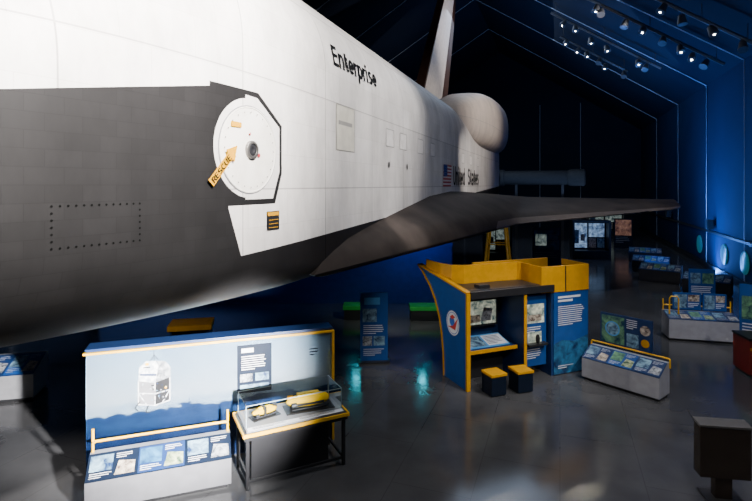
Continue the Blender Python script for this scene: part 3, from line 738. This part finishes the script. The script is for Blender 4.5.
box('desk_edge', kk, .06, 1.4, .17, .2, .71, .79, M['orange'])
box('desk_front', kk, .2, 1.3, .6, .66, 0, .72, M['dark'])
graphic('desk_graphic', kk, (.18, .28, .80), (1, 0, 0), (0, .9, .25), 1.1, .5, [('r', .03, .5, .05, .45, 1), ('r', .55, 1.07, .05, .45, 2)] + bars(.58, 1.02, .40, 6, .055, .02, 3) + bars(.08, .45, .4, 3, .06, .02, 3), [M['sky'], M['pic_sea'], M['paper'], M['navy']], .015)
M['kscreen'] = picture('kiosk_screen', [(.01, .05, .06), (.05, .20, .16), (.30, .42, .20), (.65, .66, .50)], 6, .7)
graphic('wall_screen', kk, (.30, .80, 1.12), (1, 0, 0), (0, 0, 1), 1.0, .66, [('r', .05, .95, .05, .61, 1), ('r', .1, .5, .1, .28, 2), ('p', [(.5, .12), (.8, .12), (.85, .4), (.6, .45)], 3)], [M['black'], M['kscreen'], M['pic_warm'], M['pic_grey']], .2)
graphic('wall_caption', kk, (.22, .985, 1.82), (1, 0, 0), (0, 0, 1), .95, .12, bars(.05, .9, .1, 2, .05, .025, 1), [M['blue'], M['paper']], .01)
it = [('r', .06, .58, 1.0, 1.45, 2), ('r', .1, .5, 1.05, 1.2, 3), ('r', .1, .5, .55, .8, 2)] + bars(.08, .5, .92, 3, .05, .022, 1) + bars(.08, .5, .40, 5, .05, .02, 1)
graphic('bay_poster', kk, (1.57, .15, .25), (1, 0, 0), (0, 0, 1), .64, 1.66, it, [M['blue'], M['paper'], M['kscreen'], M['pic_warm']], .03)
box('handset_shelf', kk, 1.6, 2.15, .0, .15, .75, .8, M['dark'])
lathe('handset', kk, [(.8, .03), (.86, .05), (.94, .05), (1.0, .03)], M['black'], 'z', (1.9, .07, 0), seg=14)
it = [('r', 0, 1.05, 0, .62, 2), ('p', [(0, .62), (1.05, .62), (1.05, .86), (.6, .74), (.25, .80), (0, .72)], 2)] + bars(.12, .9, 1.84, 2, .085, .05, 1) + bars(.12, .92, 1.60, 10, .048, .018, 1) + bars(.12, .6, .20, 2, .05, .016, 1)
graphic('text_panel', kk, (2.31, 0, .02), (1, 0, 0), (0, 0, 1), 1.05, 1.95, it, [M['blue'], M['paper'], M['pic_deep'], M['pic_sea'], M['sky'], M['blue']], .05)
for i, (x, y, r) in enumerate(((2.55, 10.80, 22), (3.18, 10.98, 18))):
    s = thing('stool', 'cube stool with navy sides and orange top', 'stool', (x, y, 0), math.radians(r), 'cube stools at the kiosk')
    box('stool_body', s, -.185, .185, -.185, .185, .02, .42, M['dnavy'], .012); box('seat', s, -.2, .2, -.2, .2, .42, .475, M['orange'], .012)
    box('foot', s, -.16, .16, -.16, .16, 0, .022, M['black'], .002)

# ------------------------------------------------------------------ low case beside kiosk
c2 = counter((4.78, 11.62, 0), math.radians(-50.3), 1.68, 'low light grey counter with slanted panels and upright ocean graphic', d=.54, front=.50, back=.72, rail=False)
it = [('r', .03, .55, .05, .67, 2), ('c', .28, .38, .17, 1), ('c', .28, .38, .14, 6), ('r', .60, .86, .05, .35, 6), ('c', 1.0, .20, .09, 3), ('c', 1.0, .48, .11, 7)] + bars(.60, .85, .66, 5, .045, .016, 5)
graphic('upright_graphic', c2, (.20, .50, .80), (1, 0, 0), (0, 0, 1), 1.15, .72, it, [M['navy'], M['sky'], M['pic_teal'], M['orange'], M['red'], M['paper'], M['pic_sea'], M['pic_warm']], .03)
tube('yellow_rail', c2, [(-.02, .50, .70), (-.02, .50, .78), (.0, .50, .80), (1.68, .50, .80), (1.70, .50, .78), (1.70, .50, .6)], .018, M['yellow'])
# ------------------------------------------------------------------ far right display
c3 = counter((8.5, 14.5, 0), math.radians(-13.7), 1.85, 'light grey counter with yellow rails and blue upright screens', d=.7, front=.62, back=.74, rail=True)
for (u0, w) in ((.28, .75), (1.08, .62)):
    graphic('upright_screen', c3, (u0, .60, .78), (1, 0, 0), (0, 0, 1), w, .5, [('r', .04, w / 2, .05, .45, 1), ('r', w / 2 + .03, w - .04, .25, .45, 2)] + bars(w / 2 + .03, w - .05, .2, 3, .05, .02, 3), [M['blue'], M['pic_sea'], M['pic_warm'], M['paper']], .04)
tube('yellow_loop', c3, [(.1, .3, .7), (.1, .3, 1.15), (.14, .3, 1.22), (.3, .3, 1.22), (.34, .3, 1.15), (.34, .3, .7)], .02, M['yellow'])

def banner(loc, rot, w, h, label, items, mats, name='banner_stand'):
    b = thing(name, label, 'banner stand', loc, rot)
    box('banner_foot', b, -.05, w + .05, -.16, .16, 0, .04, M['dark'])
    graphic('banner_panel', b, (0, -.02, .04), (1, 0, 0), (0, 0, 1), w, h, items, mats, .04)
    return b
it = [('r', .1, .5, 1.42, 1.60, 2), ('r', .06, .42, .98, 1.32, 3), ('r', .06, .3, .38, .62, 4), ('r', .34, .62, .38, .62, 3)] + bars(.08, .62, .9, 5, .05, .016, 1) + bars(.08, .6, .3, 4, .05, .014, 1)
banner((-.40, 12.7, 0), math.radians(4), .70, 1.72, 'freestanding blue banner with photographs and white text lines', it, [M['blue'], M['paper'], M['sky'], M['pic_sea'], M['pic_grey']])
it = [('r', .06, .4, .7, 1.1, 2), ('r', .46, .84, .7, 1.1, 3)] + bars(.08, .8, .6, 5, .07, .03, 1)
banner((12.0, 19.2, 0), math.radians(-15), .9, 1.25, 'blue information board with pictures', it, [M['blue'], M['paper'], M['pic_sea'], M['pic_teal']], 'information_board')
banner((9.45, 13.0, 0), math.radians(-40), .6, 1.9, 'tall turquoise and navy information board', [('r', .05, .55, 1.0, 1.6, 3)] + bars(.06, .5, .9, 5, .08, .03, 1), [M['blue'], M['paper'], M['pic_sea'], M['pic_teal']], 'information_board')
it = [('r', .08, 1.32, 1.1, 2.1, 2), ('r', .15, .7, 1.3, 1.9, 3)] + bars(.8, 1.25, 1.9, 6, .09, .03, 4) + bars(.1, 1.2, .95, 4, .12, .04, 4)
banner((8.2, 26.2, 0), math.radians(-12), 1.4, 2.25, 'dim blue display board with a picture and text lines', it, [M['navy'], M['paper'], M['pic_deep'], M['screen_dim'], M['grey']], 'information_board')
it = [('r', .08, 1.1, .9, 2.0, 2)] + bars(.1, 1.0, .8, 4, .12, .04, 1)
banner((16.9, 35.5, 0), math.radians(-20), 1.2, 2.1, 'reddish lit display board with text lines', it, [M['dnavy'], M['grey'], M['screen_red']], 'information_board')
rb = thing('exhibit_box', 'dark red exhibit box with black top and orange trim', 'exhibit box', (8.75, 11.7, 0), math.radians(-8))
box('box_body', rb, 0, .9, 0, .7, .05, .85, M['red']); box('box_top', rb, -.02, .92, -.02, .72, .85, .9, M['black']); box('plinth', rb, .03, .87, .03, .67, 0, .052, M['black'])
box('orange_trim', rb, 0, .9, -.012, 0, .62, .68, M['orange'])
bn = thing('bronze_lectern', 'grey-brown metal box lectern with rim on a narrow pedestal', 'lectern', (4.62, 7.12, 0), math.radians(-9))
prism_x('lectern_body', bn, [(0, .34), (0, 1.06), (.20, 1.08), (.22, .34)], 0, .66, M['bronze'], .012)
prism_x('rim', bn, [(-.015, 1.06), (-.015, 1.09), (.215, 1.11), (.215, 1.08)], -.015, .675, M['steel'], .004)
box('pedestal', bn, .22, .44, .05, .19, .03, .35, M['bronze']); box('foot_plate', bn, .08, .58, -.05, .30, 0, .03, M['dark'])
graphic('front_plate', bn, (.05, -.002, .42), (1, 0, 0), (0, 0, 1), .56, .58, [], [M['bronze']], .004)

for (x0, x1, y) in ((-1.1, .34, 16.6), (1.12, 2.35, 16.5)):
    b = thing('bench', 'low black bench with green cushion', 'bench', (x0, y, 0), 0, 'green benches by the partition')
    w = x1 - x0
    box('bench_base', b, .03, w - .03, .03, .57, 0, .34, M['black']); box('cushion', b, 0, w, 0, .6, .34, .48, M['green'], .02)
counter((-9.4, 9.9, 0), math.radians(14), 2.3, 'grey counter with slanted dark panels beneath the nose', d=.8, front=.55, back=.78, rail=False, body=M['grey'])
cb = thing('display_cabinet', 'navy display cabinet with mustard canopy', 'display cabinet', (-4.8, 11.6, 0), math.radians(12))
boxes('cabinet_body', cb, [(0, .9, .5, .6, 0, 1.1), (0, .06, 0, .5, 0, 1.1), (.84, .9, 0, .5, 0, 1.1), (.06, .84, 0, .5, 0, .7)], M['navy'])
box('cabinet_canopy', cb, -.04, .94, -.04, .64, 1.1, 1.22, M['orange'])

def far_kiosk(loc, rot, w, h, label, lit):
    f = thing('lit_showcase', label, 'showcase', loc, rot)
    boxes('showcase_frame', f, [(0, .12, 0, .9, 0, h), (w - .12, w, 0, .9, 0, h), (.12, w - .12, .8, .9, 0, h), (.12, w - .12, 0, .8, h - .12, h), (.12, w - .12, 0, .8, 0, .5)], M['dark'], .01)
    gw, gh = w - .28, h - .66
    it = [('r', .04, gw * .45, .08, gh - .08, 1), ('r', gw * .5, gw - .05, gh * .45, gh - .08, 1), ('r', gw * .5, gw * .72, .1, gh * .4, 2), ('r', gw * .76, gw - .05, .1, gh * .4, 3),
          ('r', .12, gw * .2, gh * .2, gh * .7, 3), ('r', gw * .25, gw * .38, gh * .3, gh * .55, 2)]
    it += bars(gw * .82, gw - .08, gh * .85, 4, .09, .03, 4)
    graphic('lit_graphic', f, (.14, .78, .52), (1, 0, 0), (0, 0, 1), gw, gh, it, [M['dnavy'], lit, M['pic_warm'], M['pic_sea'], M['grey']], .02)
    return f
far_kiosk((12.0, 30.5, 0), math.radians(-10), 2.2, 2.35, 'dark framed showcase with blue-lit graphics', M['screen'])
far_kiosk((6.4, 29.5, 0), math.radians(-5), 1.6, 2.2, 'dark framed showcase with dim blue graphics', M['screen_dim'])
far_kiosk((18.6, 44, 0), math.radians(-20), 3.0, 2.3, 'distant dark showcase with dim blue graphics', M['screen_dim'])
for (x, y, r) in ((12.4, 23.6, -40), (13.4, 26.2, -35), (12.9, 21.1, -45), (14.9, 29.5, -30)):
    counter((x, y, 0), math.radians(r), 1.7, 'dark slanted counter with small pictures along the hall', d=.6, front=.55, back=.8, rail=False, body=M['dark'], group='slanted counters along the hall')

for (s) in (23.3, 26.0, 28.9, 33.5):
    o = lathe('gobo_light_patch', None, [(0, .50), (.05, .50), (.07, .47), (.071, .05)], M['gobo_teal'], 'x', (0, 0, 0), seg=32)  # projected light patches imitated by glowing discs, not lamps
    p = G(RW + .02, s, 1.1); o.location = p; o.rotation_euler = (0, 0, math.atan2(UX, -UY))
    tag(o, 'round glowing teal disc standing in for projected gobo light', 'light patch', 'teal gobo light patches')
for s in (20.5, 30.5, 41):
    t = thing('wall_speaker', 'small black loudspeaker bracketed to the wall', 'loudspeaker', G(RW + .02, s, 2.2), PHI)
    box('bracket', t, -.05, .05, .0, .12, .15, .25, M['dark']); box('speaker_box', t, -.22, .22, .12, .42, 0, .5, M['black'], .02)
dl = thing('ventilation_duct', 'dark grey horizontal tube on posts behind the wing', 'duct', G(4.2, 43, 0), PHI)
DG = mat('duct_grey', (.034, .034, .035), .6, spec=.2)
lathe('duct_tube', dl, [(1.6, .5), (1.7, .58), (6.5, .58), (6.6, .68), (7.2, .68)], DG, 'y', (0, -6.4, 5.1), seg=24)
boxes('duct_post', dl, [(-.1, .1, -4.5, -4.3, 0, 4.6), (-.1, .1, -.9, -.7, 0, 4.6)], M['dark'])
lathe('duct_housing', dl, [(.3, .55), (.4, .68), (1.3, .68), (1.5, .64), (1.65, .55)], DG, 'y', (0, -6.4, 5.1), seg=24)

def ceil_z(L): return ZW + (L - RW) / (RIDGE - RW) * (ZR - ZW)
M['headgrey'] = mat('lamp_housing_grey', (.04, .044, .052), .4)
for (s, L0, L1, n) in ((26, -1.0, -6.8, 8), (31, .5, -5.2, 6), (35, 0, -4.0, 6), (22.5, -3.5, -6.8, 4)):
    t = thing('lighting_track', 'black ceiling lighting track with small white spotlights', 'track lighting', G(L0, s, ceil_z(L0) - .7), 0, 'ceiling lighting tracks')
    o = Vector(t.location); d = Vector(G(L1, s, ceil_z(L1) - .7)) - o
    tube('track_bar', t, [(0, 0, 0), tuple(d)], .08, M['headgrey'], 6)
    for f in (.05, .5, .95):
        q = d * f; tube('hanger_rod', t, [tuple(q), (q.x, q.y, q.z + .66)], .015, M['black'], 6)
    for i in range(n):
        aim = Vector((-.25 + random.uniform(-.5, .4), -.35 + random.uniform(-.4, .2), -.9)).normalized(); R = Vector((0, 0, -1)).rotation_difference(aim).to_matrix()
        q = d * ((i + random.uniform(.1, .9)) / n) + Vector((random.uniform(-.2, .2), 0, -.08 - random.uniform(0, .15)))
        h = lathe('spot_head', t, [(0.05, .03), (0, .12), (-.36, .18), (-.38, .18)], M['headgrey'], 'z', tuple(q), seg=12, R=R)
        if random.random() < .65:
            lathe('spot_lens', h, [(-.381, .042), (-.386, .042)], M['lamp'], 'z', tuple(q), seg=12, R=R)

for x in (-.75, 1.75):
    c = thing('cyan_lamp', 'small cyan wash lamp clipped on the partition top', 'lamp', (x, 18.93, 2.8), 0, 'cyan wash lamps')
    box('lamp_housing', c, -.11, .11, -.06, .12, 0, .12, M['black']); box('lamp_lens', c, -.09, .09, -.075, -.06, .01, .11, M['cyan'], .002)

# ------------------------------------------------------------------ lights
WARM = (1, .95, .90)
spot('key_spot', G(-4.6, .8, 11.5), G(4.3, 3.0, 7.8), 80000, WARM, 54, 1, .3)
spot('key_spot', G(-5.0, 6.0, 11.5), G(3.6, 6.5, 6.6), 2500, WARM, 44, 1, .3)
spot('key_spot', G(-5.0, 10.0, 11.5), G(3.6, 10.5, 6.9), 6000, WARM, 42, 1, .3)
spot('key_spot', G(-5.5, 20.0, 11.3), G(3.6, 24.0, 7.4), 6000, (1, .90, .80), 46, 1, .3)
spot('hull_fill', G(-4, 14.0, 8.0), G(3.6, 20.5, 5.2), 4500, (1, .92, .84), 20, 1, .15)  # unseen light added to lift the dim aft lettering
spot('fin_spot', G(-4.5, 24.0, 11.5), G(6.2, 29.5, 12.5), 4200, (1, .90, .84), 46, .8, .2)
spot('backdrop_fill', (.2, 3.4, 2.85), (-3.1, 8.0, 1.5), 26000, (1, .98, .96), 46, .9, .12)  # unseen light added in open air to brighten the backdrop, no fixture
spot('kiosk_spot', G(-5.5, 7.0, 10), (3.2, 11.5, 1.2), 3200, WARM, 26, .8, .15)
spot('kiosk_spot', G(-4, -1, 10), (2.4, 11.5, 1.2), 2200, WARM, 20, .8, .15)
spot('kiosk_side_fill', (-3.0, 11.0, 2.7), (2.0, 11.8, 1.3), 300, WARM, 45, .8, .1)  # unseen light added to lighten the blue side wall
spot('case_spot', G(-6, 5.0, 10), (5.6, 11.2, .7), 1700, WARM, 16, .8, .15)
spot('display_spot', G(-6.5, 10, 10), (9.3, 14.6, .8), 1700, WARM, 22, .8, .15)
spot('hall_spot', G(-6.5, 16, 10), (13.3, 24.5, .8), 1200, WARM, 28, .7, .15)
spot('cabinet_spot', (-5.2, 9.6, 2.6), (-4.4, 11.7, 1.2), 60, WARM, 50, .8, .1)
spot('trestle_spot', G(-5, 14, 3.6), G(2.6, 22.7, 1.8), 500, WARM, 26, .8, .1)
spot('bench_spot', (.6, 14.6, 2.6), (.7, 16.8, .4), 150, (.9, 1, .85), 90, .8, .1)
spot('banner_spot', (1.2, 9.5, 5.5), (0, 12.7, .9), 500, WARM, 30, .8, .1)
spot('floor_spot', G(-3.5, 12, 12.5), (2.5, 8.2, 0), 1500, WARM, 60, .9, .2)
spot('floor_spot', G(-5, 18, 11.5), (8, 19, 0), 1800, (.85, .9, 1), 60, .9, .2)
spot('floor_glint', (7.2, 28.9, 12), (1.96, 7.9, 0), 260, (1, .88, .72), 22, 1, .10)
spot('floor_glint', (11.8, 28.9, 12), (3.2, 7.9, 0), 260, (1, .88, .72), 22, 1, .10)
spot('lectern_spot', (3.0, 2.5, 8), (4.9, 7.1, .9), 600, WARM, 20, .8, .1)
spot('under_nose_spot', G(14.5, 5, 7.5), (-4.9, 6.6, 0), 3600, WARM, 30, 1, .15)
BL = (.08, .28, 1)
area('wall_wash', G(-7.0, 30, .35), G(-7.6, 30, 1.0), 2600, BL, .3, 18)
area('wall_wash', G(-7.0, 16, .35), G(-7.6, 16, 1.0), 900, BL, .3, 8)
area('wall_wash', G(-4.5, 28, 1.0), G(-7.6, 31, 5.0), 180, BL, 2, 8)
area('ceiling_fill', G(0, 34, 8.5), G(1, 38, 16), 480, (.35, .55, 1), 10, 20)  # unseen upward light added so the dark roof shows
area('partition_wash', (1.6, 17.8, 2.6), (1.6, 19, 1.8), 40, (.05, .20, 1), 2.4, .2)
area('partition_wash', (-4, 17.6, 2.6), (-4, 19, 1.4), 12, (.05, .20, 1), 4, .2)
area('hall_fill', G(2, 34, 15), G(0, 34, 0), 1100, (.6, .75, 1), 12, 12)
area('hall_fill', G(-3, 8, 11.5), G(-3, 10, 0), 600, (.85, .9, 1), 6, 10)

w = bpy.data.worlds.new('world'); bpy.context.scene.world = w; w.use_nodes = True
w.node_tree.nodes['Background'].inputs[0].default_value = (.10, .16, .30, 1)
w.node_tree.nodes['Background'].inputs[1].default_value = .05
